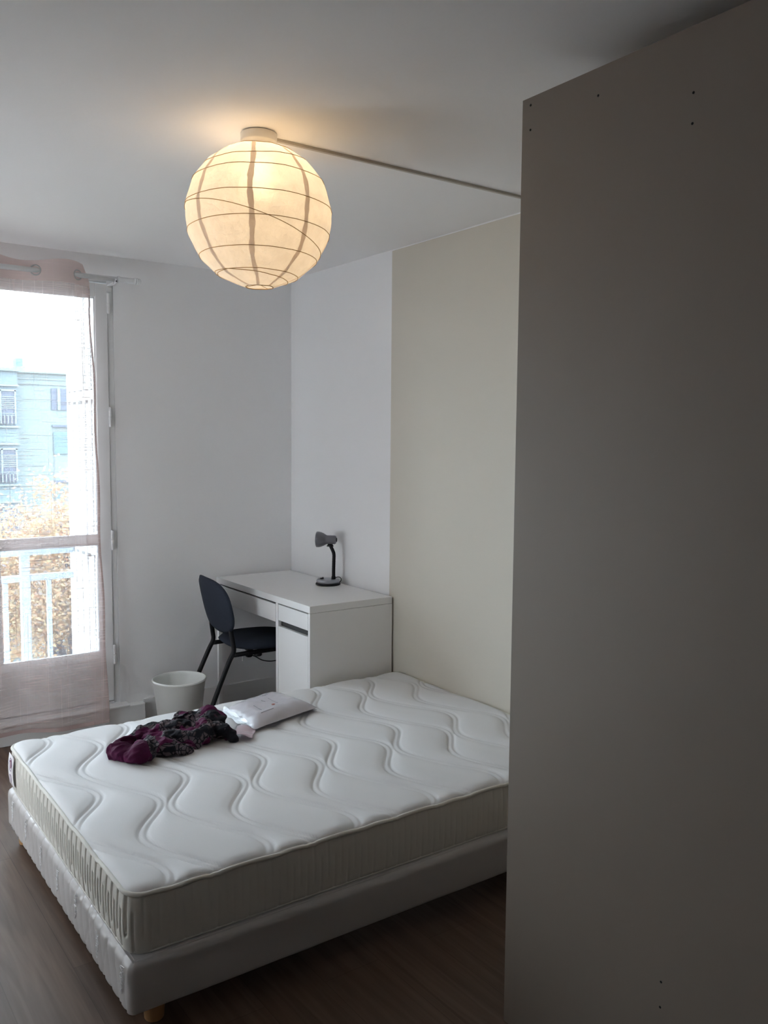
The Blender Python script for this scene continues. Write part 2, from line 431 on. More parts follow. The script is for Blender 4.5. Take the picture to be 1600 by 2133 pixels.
# skirting
struct(MB().box(-.935, -.001, -.014, -.0005, 0, .112).build('baseboard_far', M['trim'], bevel=.003), 'white skirting under the window wall')
struct(MB().box(-.014, -.0005, -1.02, -.015, 0, .112).build('baseboard_right', M['trim'], bevel=.003))
struct(MB().box(WX0-.15, -.94, -.055, -.0005, 0, .10).build('trim_1', M['trim'], bevel=.004), 'raised white plinth below the window')
struct(MB().box(WX0-.05, -1.03, -.070, -.0005, .1005, .112).build('trim_2', M['trim'], bevel=.003), 'thin threshold board of the balcony window')

# ------------------------------------------------------------------ window (french window, two leaves)
win = bpy.data.objects.new('window_1', None); COL.objects.link(win); win.location = (-1.74, .03, .1); win['_o'] = (-1.74, .03, .1)
struct(win, 'tall white french window with a glazing bar')
f = MB(); fy0, fy1 = .004, .06
f.box(WX0, WX0+.03, fy0, fy1, .113, WZ); f.box(WX1-.030, WX1, fy0, fy1, .113, WZ)
f.box(WX0+.03, WX1-.03, fy0, fy1, WZ-.03, WZ); f.box(WX0+.03, WX1-.03, fy0, fy1, .113, .125); f.box(WX0+.03, WX1-.03, .048, fy1, .125, .150)
f.build('window_frame', M['upvc'], win, bevel=.003)
def leaf(x0, x1, gx0, gx1):
    ly0, ly1 = -.004, .046
    l = MB(); gz0, gz1, mz0, mz1 = .400, 2.268, .985, 1.028
    l.box(x0, gx0, ly0, ly1, .13, 2.34); l.box(gx1, x1, ly0, ly1, .13, 2.34)
    l.box(gx0, gx1, ly0, ly1, gz1, 2.34); l.box(gx0, gx1, ly0, ly1, .13, .21); l.box(gx0, gx1, ly0, ly1, .36, gz0)
    o = l.build('window_leaf', M['upvc'], win, bevel=.003)
    MB().box(gx0, gx1, .006, .036, .21, .36).build('lower_panel', M['upvc'], o, bevel=.002)
    MB().box(gx0, gx1, ly0+.004, ly1-.004, mz0, mz1).build('glazing_bar', M['upvc'], o, bevel=.006)
    b = MB()
    for (a, c) in ((gz0, mz0), (mz1, gz1)):
        b.box(gx0, gx0+.008, .000, .018, a, c); b.box(gx1-.008, gx1, .000, .018, a, c)
        b.box(gx0+.008, gx1-.008, .000, .018, a, a+.008); b.box(gx0+.008, gx1-.008, .000, .018, c-.008, c)
    b.build('glazing_bead', M['upvc'], o)
    MB().box(gx0+.001, gx1-.001, .020, .024, gz0+.001, mz0-.001).build('glass_pane', M['glass'], o)
    MB().box(gx0+.001, gx1-.001, .020, .024, mz1+.001, gz1-.001).build('glass_pane', M['glass'], o)
    return o
leaf(-1.741, -1.094, -1.655, -1.158)
leaf(-2.388, -1.743, -2.325, -1.829)
for z in (2.19, 1.60, .95, .33):
    h = MB(); h.lathe([(.007, 0), (.0078, .004), (.0078, .05), (.006, .052), (.006, .054), (.0078, .056), (.0078, .10), (.007, .104)], 12, (WX1-.028, -.009, z))
    h.build('hinge', M['upvc'], win, smooth=True)
h = MB(); h.lathe([(.012, 0), (.012, .01), (.007, .014), (.007, .04)], 14, (-1.742, -.005, 1.08), Matrix.Rotation(PI/2, 4, 'X'))
h.tube([(-1.742, -.045, 1.08), (-1.742, -.05, 1.04), (-1.742, -.05, .98)], .008, 10)
h.build('handle', M['upvc'], win, smooth=True)

# ------------------------------------------------------------------ outside: side wall, folded shutter, railing
struct(box('wall_side', M['ext'], (-1.098, -.95, .145, .69, -.15, 2.75)), 'white balcony side wall outside the window')
struct(box('balcony_floor', M['ext'], (-2.9, -.95, .145, .80, -.25, -.10)))
sh = thing('folding_shutter', 'white folded shutter leaves stacked against the balcony side wall', 'shutter', (-1.12, .4, -.09))
ys = [.145, .222, .335, .45, .56, .665]
for i in range(5):
    s_ = MB(); y0, y1 = ys[i]+.004, ys[i+1]-.004
    s_.box(-1.128, -1.104, y0, y0+.018, -.09, 2.5); s_.box(-1.128, -1.104, y1-.018, y1, -.09, 2.5)
    for a, c in ((-.09, .0), (.9, .96), (1.75, 1.80), (2.42, 2.5)): s_.box(-1.128, -1.104, y0+.018, y1-.018, a, c)
    o = s_.build('shutter_leaf', M['shutter'], sh, bevel=.002)
    for (za, zb) in ((.02, .88), (.97, 1.73), (1.81, 2.40)):
        l = MB(); z = za; n_ = 0; vs_ = []; fs_ = []
        l.box(-1.121, -1.119, y0+.018, y1-.018, za, zb)
        while z < zb-.02:
            l.add([(-1.1255, y0+.018, z), (-1.1255, y1-.018, z), (-1.117, y1-.018, z+.020), (-1.117, y0+.018, z+.020),
                   (-1.1235, y0+.018, z-.002), (-1.1235, y1-.018, z-.002), (-1.115, y1-.018, z+.018), (-1.115, y0+.018, z+.018)],
                  [(0,1,2,3), (7,6,5,4), (0,4,5,1), (2,6,7,3), (1,5,6,2), (0,3,7,4)])
            z += .026
        l.build('louvre_panel', M['shutter'], o)
rl = thing('balcony_railing', 'pale painted balcony railing with square balusters outside the window', 'railing', (-1.9, .6, -.1))
ry = .58
MB().box(-2.9, -1.135, ry-.025, ry+.025, .875, .915).build('top_rail', M['balcony'], rl, bevel=.004)
MB().box(-2.9, -1.135, ry-.015, ry+.015, .725, .762).build('lower_rail', M['balcony'], rl, bevel=.004)
MB().box(-2.9, -1.135, ry-.015, ry+.015, -.01, .025).build('bottom_rail', M['balcony'], rl, bevel=.004)
x = -1.275
for k in range(14):
    if (k-1) % 3 == 0: MB().box(x-.012-.025, x-.012+.025, ry-.020, ry+.020, -.098, .874).build('post', M['balcony'], rl, bevel=.003)
    else: MB().box(x-.013, x+.013, ry-.010, ry+.010, .026, .724).build('baluster', M['balcony'], rl, bevel=.002)
    x -= .118

# ------------------------------------------------------------------ curtain rod + voile
rod = thing('curtain_rod', 'white curtain rod with a clear grooved finial above the window', 'curtain rod', (-1.7, -.10, 2.352))
def xrod(x0, x1, prof, name, m, par):
    mt = Matrix.Rotation(PI/2, 4, 'Y')
    return MB().lathe([(r, t) for (r, t) in prof], 20, (x0, -.10, 2.352), mt).build(name, m, par, smooth=False)
o = xrod(-2.75, 0, [(.0125, 0), (.0125, 1.68)], 'rod', M['rod'], rod)
for p in o.data.polygons: p.use_smooth = len(p.vertices) == 4
o = xrod(-1.07, 0, [(.016, 0), (.017, .004), (.017, .012), (.0145, .014), (.0145, .085), (.018, .09), (.018, .094), (.0145, .097), (.018, .1), (.018, .104), (.0145, .107), (.016, .116), (.010, .122)], 'finial', M['rod'], rod)
for bx in (-1.085, -2.70):
    b = MB(); b.box(bx-.012, bx+.012, -.006, -.0005, 2.30, 2.38); b.box(bx-.008, bx+.008, -.10, -.006, 2.328, 2.337)
    b.tube([(bx, -.122, 2.350), (bx, -.118, 2.337), (bx, -.10, 2.330), (bx, -.086, 2.337), (bx, -.082, 2.350)], .005, 8)
    o = b.build('bracket', M['rod'], rod, bevel=.001)
    MB().lathe([(.0035, 0), (.0035, .003)], 10, (bx, -.126, 2.338), Matrix.Rotation(PI/2, 4, 'X')).build('screw', M['hole'], o)

cur = thing('sheer_curtain', 'pinkish beige sheer voile curtain hanging on eyelets over the window', 'curtain', (-1.8, -.10, .05))
def cur_y(x, z):
    t = min(1, max(0, (2.30-z)/.5))
    ph = PI*(x+1.27)/.20
    a = .032*(1-t) + .013*t
    y = -.10 + a*math.sin(ph)
    y += t*(.012*math.sin(x*9.3+.6*z+1) + .007*math.sin(x*23+1.5*z) + .004*math.sin(z*5+x*3))
    return y
def cur_x(u, z):
    r = -1.205 + .052*(1-z/2.3) + .004*math.sin(z*11)*(z < 2.2)
    return -2.42 + u*(r+2.42)
def curtain_patch(z0, z1, nz, off, nu=260):
    def fn(i, j):
        u = i/(nu-1); z = z0+(z1-z0)*j/(nz-1); x = cur_x(u, z)
        zz = z
        if z > 2.3: zz += .010*math.cos(PI*(x+1.27)/.20+.6)*(z-2.3)/.1
        if u > .9: x -= .03*max(0, (u-.9)/.1)**2*max(0, (z-2.33)/.07)
        if z < .2: zz += (.2-z)/.15*(.018*math.sin(x*7+1))
        return (x, cur_y(x, z)+off, zz)
    return MB().grid(nu, nz, fn)
curtain_patch(.055, 2.40, 90, 0).build('voile', M['sheer'], cur, smooth=True)
curtain_patch(2.303, 2.408, 10, -.0022).build('header_band', M['header'], cur, smooth=True)
# side hem and bottom hem
def hem(i, j):
    z = .055+(2.30-.055)*j/99; u = 1-.008*(1-i/2.0); x = cur_x(u, z)
    return (x, cur_y(x, z)-.0015, z+(0 if z > .2 else (.2-z)/.15*(.018*math.sin(x*7+1))))
MB().grid(3, 100, hem).build('side_hem', M['hem'], cur, smooth=True)
MB().grid(40, 90, lambda i, j: (cur_x(.939+.061*i/39, .055+2.24*j/89), cur_y(cur_x(.939+.061*i/39, .055+2.24*j/89), .055+2.24*j/89)-.0035, .055+2.24*j/89+(0 if .055+2.24*j/89 > .2 else (.145-2.24*j/89)/.15*(.018*math.sin(cur_x(.939+.061*i/39, 0)*7+1))))).build('folded_edge', M['sheer'], cur, smooth=True)
for xk in (-1.316, -1.287, -1.258):
    def pl_(i, j):
        z = .40+1.90*j/79; x = xk+.018*(1-z/2.3)+.0016*(i-.5)*(1 if int(j/9+xk*40) % 4 else .25)
        return (x, cur_y(x, z)-.0022, z)
    MB().grid(2, 80, pl_).build('pleat_line', M['hem'], cur)
curtain_patch(.055, .075, 3, -.0018).build('bottom_hem', M['hem'], cur, smooth=True)
for k in range(6):
    xx = -1.27-.20*k; sgn = 1 if k % 2 == 0 else -1
    ring = [(0, math.cos(a)*.0235, math.sin(a)*.0235) for a in [2*PI*i/28 for i in range(28)]]
    ang = math.atan2(-.032*PI/.2*sgn*1.0, 1)      # slope of the fabric here
    mt = Matrix.Translation((xx, -.10, 2.352)) @ Matrix.Rotation(PI/2 + (-ang if sgn > 0 else -ang), 4, 'Z')
    MB().tube([mt @ Vector(p) for p in ring], .0042, 8, closed=True).build('eyelet', M['chrome'], cur, smooth=True)

# ------------------------------------------------------------------ ceiling lamp
LC = Vector((-1.292, -2.10, 2.232)); LR = .228
lamp = thing('paper_pendant_lamp', 'large round white paper lantern glowing under the ceiling', 'ceiling lamp', (LC.x, LC.y, H-.001))
cup = MB().lathe([(.050, H-.0008), (.056, H-.004), (.056, H-.026), (.054, H-.030), (.046, H-.033), (.044, H-.046), (.036, H-.060), (.018, H-.062)], 40, (LC.x, LC.y, 0))
cup.build('ceiling_cup', M['pendantcup'], lamp, smooth=True, bevel=.0)
MB().lathe([(.017, H-.105), (.019, H-.10), (.019, H-.062)], 20, (LC.x, LC.y, 0)).build('bulb_socket', M['pendantcup'], lamp, smooth=True)
bulb = MB().lathe([(.004, -.052), (.018, -.047), (.027, -.034), (.030, -.018), (.027, 0), (.018, .018), (.013, .032), (.012, .040)], 20, (LC.x, LC.y, 2.338))
bulb.build('bulb', M['bulb'], lamp, smooth=True)
# ring latitudes (deg), tilt (deg), tilt azimuth
rings = [(62, 3, 200), (46, 5, 20), (27, 2, 250), (5.5, 2, 200), (-15, 3, 230), (-37, 2, 210), (-57, 2, 200)]
lat_nodes = [80, 62, 46, 27, 5.5, -15, -37, -57, -79.3]
def rad(lat):
    for a, b in zip(lat_nodes[:-1], lat_nodes[1:]):
        if b <= lat <= a:
            t = (lat-b)/(a-b); half = math.radians((a-b)/2)
            return (1-t*(1-t)*4*(1-math.cos(half))*.75)
    return 1
def sph(lat, az, k=1.0):
    la = math.radians(lat); r = LR*k
    g = 1-.012*abs(math.sin(4*az+.55))*math.cos(la)         # flats between the eight gores
    r = r*g*rad(lat)
    n = noise.noise(Vector((math.cos(az)*math.cos(la)*6, math.sin(az)*math.cos(la)*6, math.sin(la)*6)))*.0016
    r += n
    return LC + Vector((math.cos(az)*math.cos(la)*r, math.sin(az)*math.cos(la)*r, math.sin(la)*r*.955))
nu, nv = 144, 90
MB().grid(nu, nv, lambda i, j: sph(-79.3+j*(159.3)/(nv-1), 2*PI*i/nu), closed_u=True).build('paper_shade', M['paper'], lamp, smooth=True, loc=None)
# seam azimuths: camera direction from the lamp, then every 45 degrees
camdir = math.atan2(-4.562-LC.y, -2.562-LC.x)
for k in range(8):
    az0 = camdir - math.radians(6) + k*PI/4
    def sm(i, j):
        lat = -79.3+j*159.0/59
        wdt = (.0085+.0015*math.sin(j*.9+k)+.0008*math.sin(j*2.3))*(i-.5)*2*(.35+.65*math.cos(math.radians(lat))) + .003*math.sin(j*.33+k*2)
        c = max(.12, math.cos(math.radians(lat)))
        return sph(lat, az0 + wdt/(LR*c), 1.004)
    MB().grid(2, 60, sm).build('paper_seam', M['seam'], lamp, smooth=True)
def ring_pts(lat, tilt, az, k=1.004, n=72):
    out_ = []
    for i in range(n):
        a = 2*PI*i/n
        la = lat + tilt*math.cos(a-math.radians(az))
        out_.append(sph(la, a, k))
    return out_
for lat, ti, az in rings:
    MB().tube(ring_pts(lat, ti, az), .0011, 5, closed=True).build('wire_rib', M['rib'], lamp, smooth=True)
# two ribs that cross the others
cd = math.degrees(camdir)
MB().tube(ring_pts(-14, 19, cd-78, 1.006), .0011, 5, closed=True).build('wire_rib', M['rib'], lamp, smooth=True)
MB().tube(ring_pts(-60, 7, cd-88, 1.006), .0011, 5, closed=True).build('wire_rib', M['rib'], lamp, smooth=True)
rb = MB().tube([sph(-79.3, 2*PI*i/40, 1.0) for i in range(40)], .0016, 6, closed=True)
rb.build('bottom_ring', M['rib'], lamp, smooth=True)
MB().tube([sph(80, 2*PI*i/40, 1.0) for i in range(40)], .0016, 6, closed=True).build('top_ring', M['rib'], lamp, smooth=True)
b = MB(); pb = [sph(-79.3, 2*PI*i/3+.4, 1.0) for i in range(3)]
for q_ in pb: b.tube([q_, LC+Vector((0, 0, -.205))], .0008, 5)
b.build('wire_spoke', M['rib'], lamp)
# spreader wires hold the shade to the socket
b = MB()
for i in range(2):
    q_ = sph(80, PI*i+.4, 1.0); b.tube([q_, Vector((LC.x, LC.y, H-.09))], .0011, 5)
b.build('spreader_wire', M['chrome'], lamp)

tag(MB().box(-1.238, -.001, -2.094, -2.082, H-.0095, H-.0002).build('cable_trunking', M['trunk'], bevel=.001),
    'thin grey-beige cable trunking running across the ceiling from the paper lantern', 'cable trunking')

# ------------------------------------------------------------------ mattress
ZM = .378
MX0, MX1, MY0, MY1 = -1.858, -.012, -2.462, -1.115
def wave_x(k, y):
    y0 = -1.76 if k % 2 == 0 else -1.91
    return -1.80+.150*k + .066*math.cos(2*PI*(y-y0)/.61) + .010*math.cos(4*PI*(y-y0)/.61+1.2)
def wave_d(k, y):
    y0 = -1.76 if k % 2 == 0 else -1.91
    return -.066*2*PI/.61*math.sin(2*PI*(y-y0)/.61)
def puff(x, y):
    dm = 9; g = 0
    k0 = int((x+1.80)/.15)
    for k in range(k0-2, k0+4):
        d = abs(x-wave_x(k, y))/math.sqrt(1+wave_d(k, y)**2)
        dm = min(dm, d)
        e = (d-.0115)/.0042
        if abs(e) < 3: g = max(g, math.exp(-e*e))
    p = .0085*(1-math.exp(-(dm/.036)**2))
    return p - .0055*g
RC = .055
def plan(x, y):
    """round the corners of the rectangle"""
    cx = min(max(x, MX0+RC), MX1-RC); cy = min(max(y, MY0+RC), MY1-RC)
    a, b_ = x-cx, y-cy
    if a and b_:
        s = max(abs(a), abs(b_))/math.hypot(a, b_); a *= s; b_ *= s
    return cx+a, cy+b_
def edge_z(x, y):
    ix = min(max(x, MX0+.035), MX1-.035); iy = min(max(y, MY0+.035), MY1-.035)
    return ZM-.013 + .42*puff(ix, iy) + .002*math.sin(x*8)*math.cos(y*7)
mt_ = thing('mattress', 'white quilted double mattress with wavy stitching lying on the bed base', 'mattress', ((MX0+MX1)/2, (MY0+MY1)/2, .208))
NXm, NYm = 330, 250
def top(i, j):
    x = MX0+(MX1-MX0)*i/(NXm-1); y = MY0+(MY1-MY0)*j/(NYm-1)
    e = min(x-MX0, MX1-x, y-MY0, MY1-y)
    px_, py_ = plan(x, y)
    z = ZM+puff(px_, py_)
    if e < .035:
        t = e/.035; t = math.sqrt(max(0, 1-(1-t)**2))
        z = edge_z(px_, py_)*(1-t) + z*t
    return (px_, py_, z)
MB().grid(NXm, NYm, top).build('quilted_top', M['ticking'], mt_, smooth=True)
def perimeter(x0, x1, y0, y1, r, step=.008):
    pts = []
    def line(a, b):
        n = max(2, int((Vector(b)-Vector(a)).length/step))
        for i in range(n):
            t = i/n; pts.append((a[0]+(b[0]-a[0])*t, a[1]+(b[1]-a[1])*t))
    def arc(cx, cy, a0):
        n = max(3, int(r*PI/2/step))
        for i in range(n):
            a = a0+PI/2*i/n; pts.append((cx+r*math.cos(a), cy+r*math.sin(a)))
    line((x0+r, y0), (x1-r, y0)); arc(x1-r, y0+r, -PI/2); line((x1, y0+r), (x1, y1-r)); arc(x1-r, y1-r, 0)
    line((x1-r, y1), (x0+r, y1)); arc(x0+r, y1-r, PI/2); line((x0, y1-r), (x0, y0+r)); arc(x0+r, y0+r, PI)
    return pts
P = perimeter(MX0, MX1, MY0, MY1, RC, .003)
def nrm(P, i):
    a = Vector(P[i-1]); b = Vector(P[(i+1) % len(P)]); t = (b-a).normalized(); return Vector((t.y, -t.x))
S = [0]
for i in range(1, len(P)): S.append(S[-1]+(Vector(P[i])-Vector(P[i-1])).length)
def side(i, j):
    n = nrm(P, i); z0 = .2055; z1 = edge_z(*P[i]); t = j/25
    z = z0+(z1-z0)*t
    s = S[i]; sp = .047
    bulge = .007*math.sin(PI*t)**.6 - .004*(max(0, .12-t)/.12)**2
    end = abs(n.x) > .7                        # the foot end has the strong vertical quilting
    amp = .0115 if end else .0012
    k = s/sp; d1 = abs((k % 1)-.5)*sp; d2 = abs(((k+.5) % 1)-.5)*sp
    g = 0
    if t > .30: g = max(g, math.exp(-(d1/.0036)**2))
    if t < .72: g = max(g, math.exp(-(d2/.0036)**2))
    if not end: g = max(g, math.exp(-((t-.42)/.02)**2)*.8)
    q_ = bulge - amp*g
    return (P[i][0]+n.x*q_, P[i][1]+n.y*q_, z)
MB().grid(len(P), 26, side, closed_u=True).build('side_border', M['ticking_side'], mt_, smooth=True)
P2 = perimeter(MX0-.001, MX1+.001, MY0-.001, MY1+.001, RC, .012)
MB().tube([(x, y, edge_z(x, y)+.001) for x, y in P2], .0062, 10, closed=True).build('top_piping', M['piping'], mt_, smooth=True)
P3 = perimeter(MX0+.004, MX1-.004, MY0+.004, MY1-.004, RC, .03)
MB().tube([(x, y, .2105) for x, y in P3], .0055, 8, closed=True).build('bottom_piping', M['piping'], mt_, smooth=True)
# sewn-in tag near the far corner of the foot end, with its small emblem
def tg(i, j):
    t = j/9; y = -1.150-.085*i/3
    return (MX0-.0085-.006*math.sin(PI*t*.9)-.002*i/3, y-.004*t, .355-.115*t)
tgo = MB().grid(4, 10, tg).build('sewn_tag', M['tag'], mt_, smooth=True, solid=.001); tgo['label'] = 'white tag with a dark swirl emblem'
def poly_ring(cy, cz, ry_, rz_, n, rot=0, off=.0022):
    pts = []
    for i in range(n):
        a = 2*PI*i/n+rot; y = cy+ry_*math.cos(a); z = cz+rz_*math.sin(a)
        t = (.355-z)/.115; i3 = (-1.150-y)
        pts.append((MX0-.0085-.006*math.sin(PI*t*.9)-.002*i3/.085-off, y, z))
    return pts
MB().tube(poly_ring(-1.196, .322, .022, .026, 6), .0009, 5, closed=True).build('emblem_outline', M['tagink2'], tgo)
MB().tube(poly_ring(-1.196, .322, .012, .015, 16, .6)[:10], [.0008+.0018*math.sin(PI*i/9) for i in range(10)], 6).build('emblem_swirl', M['tagink'], tgo)
MB().tube(poly_ring(-1.198, .270, .018, .017, 5, -PI/2), .0009, 5, closed=True).build('emblem_shield', M['tagink2'], tgo)

# ------------------------------------------------------------------ bed base
bb = thing('bed_base', 'white satin covered bed base on short wooden legs', 'bed base', (-.95, -1.8, 0))
BX0, BX1, BY0, BY1 = -1.872, -.010, -2.492, -1.105
BZ0, BZ1 = .068, .204
PB = perimeter(BX0, BX1, BY0, BY1, .022, .006)
SB = [0]
for i in range(1, len(PB)): SB.append(SB[-1]+(Vector(PB[i])-Vector(PB[i-1])).length)
prof = []
for j in range(16): prof.append((0, BZ0+.004+(BZ1-.026-BZ0)*j/15))
for j in range(1, 7):
    a = PI/2*j/6; prof.append((-(1-math.cos(a))*.022, BZ1-.022+math.sin(a)*.022))
prof = [(-.006, BZ0)] + prof + [(-.024, BZ1+.0002)]
def bs(i, j):
    n = nrm(PB, i); o_, z = prof[j]; s = SB[i]; t = (z-BZ0)/(BZ1-BZ0)
    end = abs(n.x) > .7; q_ = o_
    if 0 < j < len(prof)-1:
        if end:
            ph = (s-.040*(1-t)**2+.012*math.sin(s*5)) / .062
            dd = abs((ph % 1)-.5)*2; q_ -= .0034*math.exp(-((1-dd)/.16)**2) + .0012*math.exp(-((1-dd)/.5)**2)
            ph = (s+.055*(1-t)+.7) / .155
            dd = abs((ph % 1)-.5)*2; q_ -= .0022*math.exp(-((1-dd)/.05)**2)
            d = abs(((s-.05)/.19) % 1-.5)*.19          # puckered embroidered spots
            w_ = math.exp(-((.095-d)/.020)**2)*math.exp(-((t-.62)/.28)**2)
            q_ += w_*.0045*noise.noise(Vector((s*120, z*70, 3)))
        else:
            ph = (s + .03*math.sin(t*PI*2))/.21
            q_ += .0016*(abs(math.sin(PI*ph))**.4) - .0016
            q_ += .0012*math.sin(s*6+t*5)
        q_ += .002*noise.noise(Vector((s*7, z*12, 9)))
    return (PB[i][0]+n.x*q_, PB[i][1]+n.y*q_, z)
m_ = MB().grid(len(PB), len(prof), bs, closed_u=True)
m_.box(BX0+.016, BX1-.016, BY0+.016, BY1-.016, BZ0+.001, BZ1-.0002)
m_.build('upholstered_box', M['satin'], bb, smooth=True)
rnd = random.Random(4)
for k in range(7):
    yc = BY1-.10-.205*k; zc_ = BZ0+.075+.012*math.sin(k*2.1)
    for h_ in range(2):
        pts = []; ph = rnd.uniform(0, 6); fr = rnd.uniform(1.5, 2.3)
        for q_ in range(15):
            u = q_/14
            pts.append((BX0-.0006-.0012*math.sin(PI*u), yc+(.009+.006*h_)*math.sin(q_*fr+ph)*(1-.5*u)+.012*(u-.5)+rnd.uniform(-.002, .002),
                        zc_+.040-.078*u+.007*math.cos(q_*fr*1.3+ph)))
        MB().tube(smooth_pts(pts, 4), [.0003+.0008*abs(math.sin(i*.21+h_)) for i in range(14*4+1)], 5).build('embroidery', M['thread'], bb, smooth=True)
for lx, ly in ((-1.783, -2.425), (-1.822, -1.185), (-.06, -2.42), (-.06, -1.18), (-.93, -1.80)):
    MB().lathe([(.024, 0), (.026, .003), (.031, BZ0+.0015)], 24, (lx, ly, 0)).build('leg', M['wood'], bb, smooth=False)

# ------------------------------------------------------------------ desk
dk = thing('desk', 'white desk with drawers and a cupboard standing in the far corner', 'desk', (-.26, -.54, 0))
DX0, DX1, DY0, DY1, DZ = -.500, -.017, -1.068, -.018, .753
MB().box(DX0, DX1, DY0, DY1, DZ-.034, DZ).build('desktop', M['desk'], dk, bevel=.0012)
MB().box(DX0+.0005, DX1, DY0, DY0+.018, 0, DZ-.0355).build('side_panel', M['desk'], dk, bevel=.0008)
MB().box(DX0+.0005, DX1, -.752, -.728, 0, DZ-.0345).build('divider_panel', M['desk'], dk, bevel=.0008)
# open left leg frame
MB().box(DX0+.0005, DX0+.022, -.040, DY1-.001, 0, DZ-.0345).build('leg', M['desk'], dk, bevel=.001)
MB().box(DX1-.03, DX1, -.040, DY1-.001, 0, DZ-.0345).build('leg', M['desk'], dk, bevel=.001)
MB().box(DX0+.0225, DX1-.0305, -.040, DY1-.001, .60, DZ-.0345).build('leg_rail', M['desk'], dk, bevel=.001)
MB().box(-.075, -.060, -.727, -.041, .48, DZ-.0345).build('back_rail', M['desk'], dk, bevel=.001)
# wide drawer, shade in the gap under the desktop painted as black strips
dr = MB().box(DX0+.001, DX0+.019, -.724, -.044, .618, DZ-.043).build('drawer', M['desk'], dk, bevel=.001)
MB().box(DX0+.0195, DX1-.08, -.715, -.052, .63, .70).build('drawer_box', M['desk'], dr)
MB().box(DX0+.012, DX0+.03, -.727, -.041, DZ-.0425, DZ-.0348).build('shadow_gap', M['deskdark'], dk)
MB().box(DX0+.012, DX0+.03, -1.048, -.754, DZ-.0400, DZ-.0348).build('shadow_gap', M['deskdark'], dk)
d2 = MB().box(DX0+.001, DX0+.019, -1.0475, -.7545, .633, DZ-.0405).build('small_drawer', M['desk'], dk, bevel=.001)
MB().box(DX0+.0235, DX1-.05, -1.044, -.758, .632, .70).build('drawer_box', M['desk'], d2)
MB().box(DX0+.001, DX0+.019, -1.0475, -.7545, .012, .603).build('cupboard_door', M['desk'], dk, bevel=.001)
MB().box(DX0+.0195, DX0+.023, -1.049, -.753, .56, .6345).build('grip_shade', M['deskdark'], dk)  # black plate stands for the shade inside the grip opening
MB().box(DX0+.040, DX1-.02, -1.049, -.753, .004, .012).build('cupboard_base', M['desk'], dk)

# ------------------------------------------------------------------ desk lamp
LB = Vector((-.100, -.585, DZ)); right = Vector((.815, -.580, 0)); fw = Vector((.58, .815, 0))
dl = thing('desk_lamp', 'small grey desk lamp with a bent black neck on the desk', 'desk lamp', tuple(LB))
MB().lathe([(.064, .0005), (.068, .003), (.068, .008), (.064, .011)], 40, LB).build('base_ring', M['blackpl'], dl, smooth=True)
MB().lathe([(.062, .0112), (.062, .026), (.059, .030), (.050, .031), (.02, .0315)], 40, LB).build('base', M['silver2'], dl, smooth=True)
sw = LB - right*.033 - fw*.004 + Vector((0, 0, .032))
m_ = MB(); m_.lathe([(.010, 0), (.010, .004), (.008, .006)], 14, sw); m_.lathe([(.004, 0), (.004, .009)], 8, sw+Vector((.006, 0, 0)))
m_.build('switch', M['blackpl'], dl)
nb = LB + right*.030 + Vector((0, 0, .031))
prof_n = [(0, 0), (0, .02), (0, .05), (.001, .09), (.002, .13), (0, .145), (-.007, .162), (-.015, .178), (-.019, .192)]
pts = []
for i in range(len(prof_n)-1):
    for t in range(6):
        u = t/6; a = prof_n[i]; b = prof_n[i+1]
        pts.append(nb+right*(a[0]*(1-u)+b[0]*u)+Vector((0, 0, a[1]*(1-u)+b[1]*u)))
pts.append(nb+right*prof_n[-1][0]+Vector((0, 0, prof_n[-1][1])))
MB().tube(pts, [.0092+.0006*(i % 2) for i in range(len(pts))], 14).build('gooseneck', M['blackpl'], dl, smooth=True)
MB().lathe([(.0125, -.002), (.0115, .014), (.0095, .018)], 18, nb).build('neck_collar', M['blackpl'], dl, smooth=True)
hd = nb + right*(-.019) + Vector((0, 0, .216))
axis = (-right*.985 + fw*.17).normalized()
rot = axis.to_track_quat('Z', 'Y').to_matrix().to_4x4()
shp = [(.012, -.034), (.019, -.032), (.0235, -.027), (.024, -.020), (.024, .018), (.027, .024), (.034, .036), (.040, .050), (.0425, .062), (.043, .074)]
shp += [(.0415, .074), (.041, .062), (.038, .050), (.030, .036), (.020, .024)]
MB().lathe(shp, 36, hd, rot).build('lamp_shade', M['silver'], dl, smooth=True)
MB().lathe([(.011, -.037), (.011, -.0345)], 18, hd, rot).build('end_cap', M['blackpl'], dl)
MB().lathe([(.020, -.006), (.014, .004), (.011, .008)], 18, nb+right*(-.019)+Vector((0, 0, .186))).build('swivel', M['blackpl'], dl, smooth=True)
c0 = nb + right*.008 + Vector((0, 0, .004))
loop = [c0, c0+right*.012+Vector((0, 0, .007)), c0+right*.026+Vector((0, 0, .006)), c0+right*.034+Vector((0, 0, -.004)), c0+right*.030+Vector((0, 0, -.017)), c0+right*.021+Vector((0, 0, -.0225))]
MB().tube(smooth_pts(loop), .0021, 8).build('cord', M['blackpl'], dl, smooth=True)
MB().lathe([(.006, 0), (.006, .012)], 10, c0+right*.020+Vector((0, 0, -.028)), None).build('cord_grommet', M['blackpl'], dl)

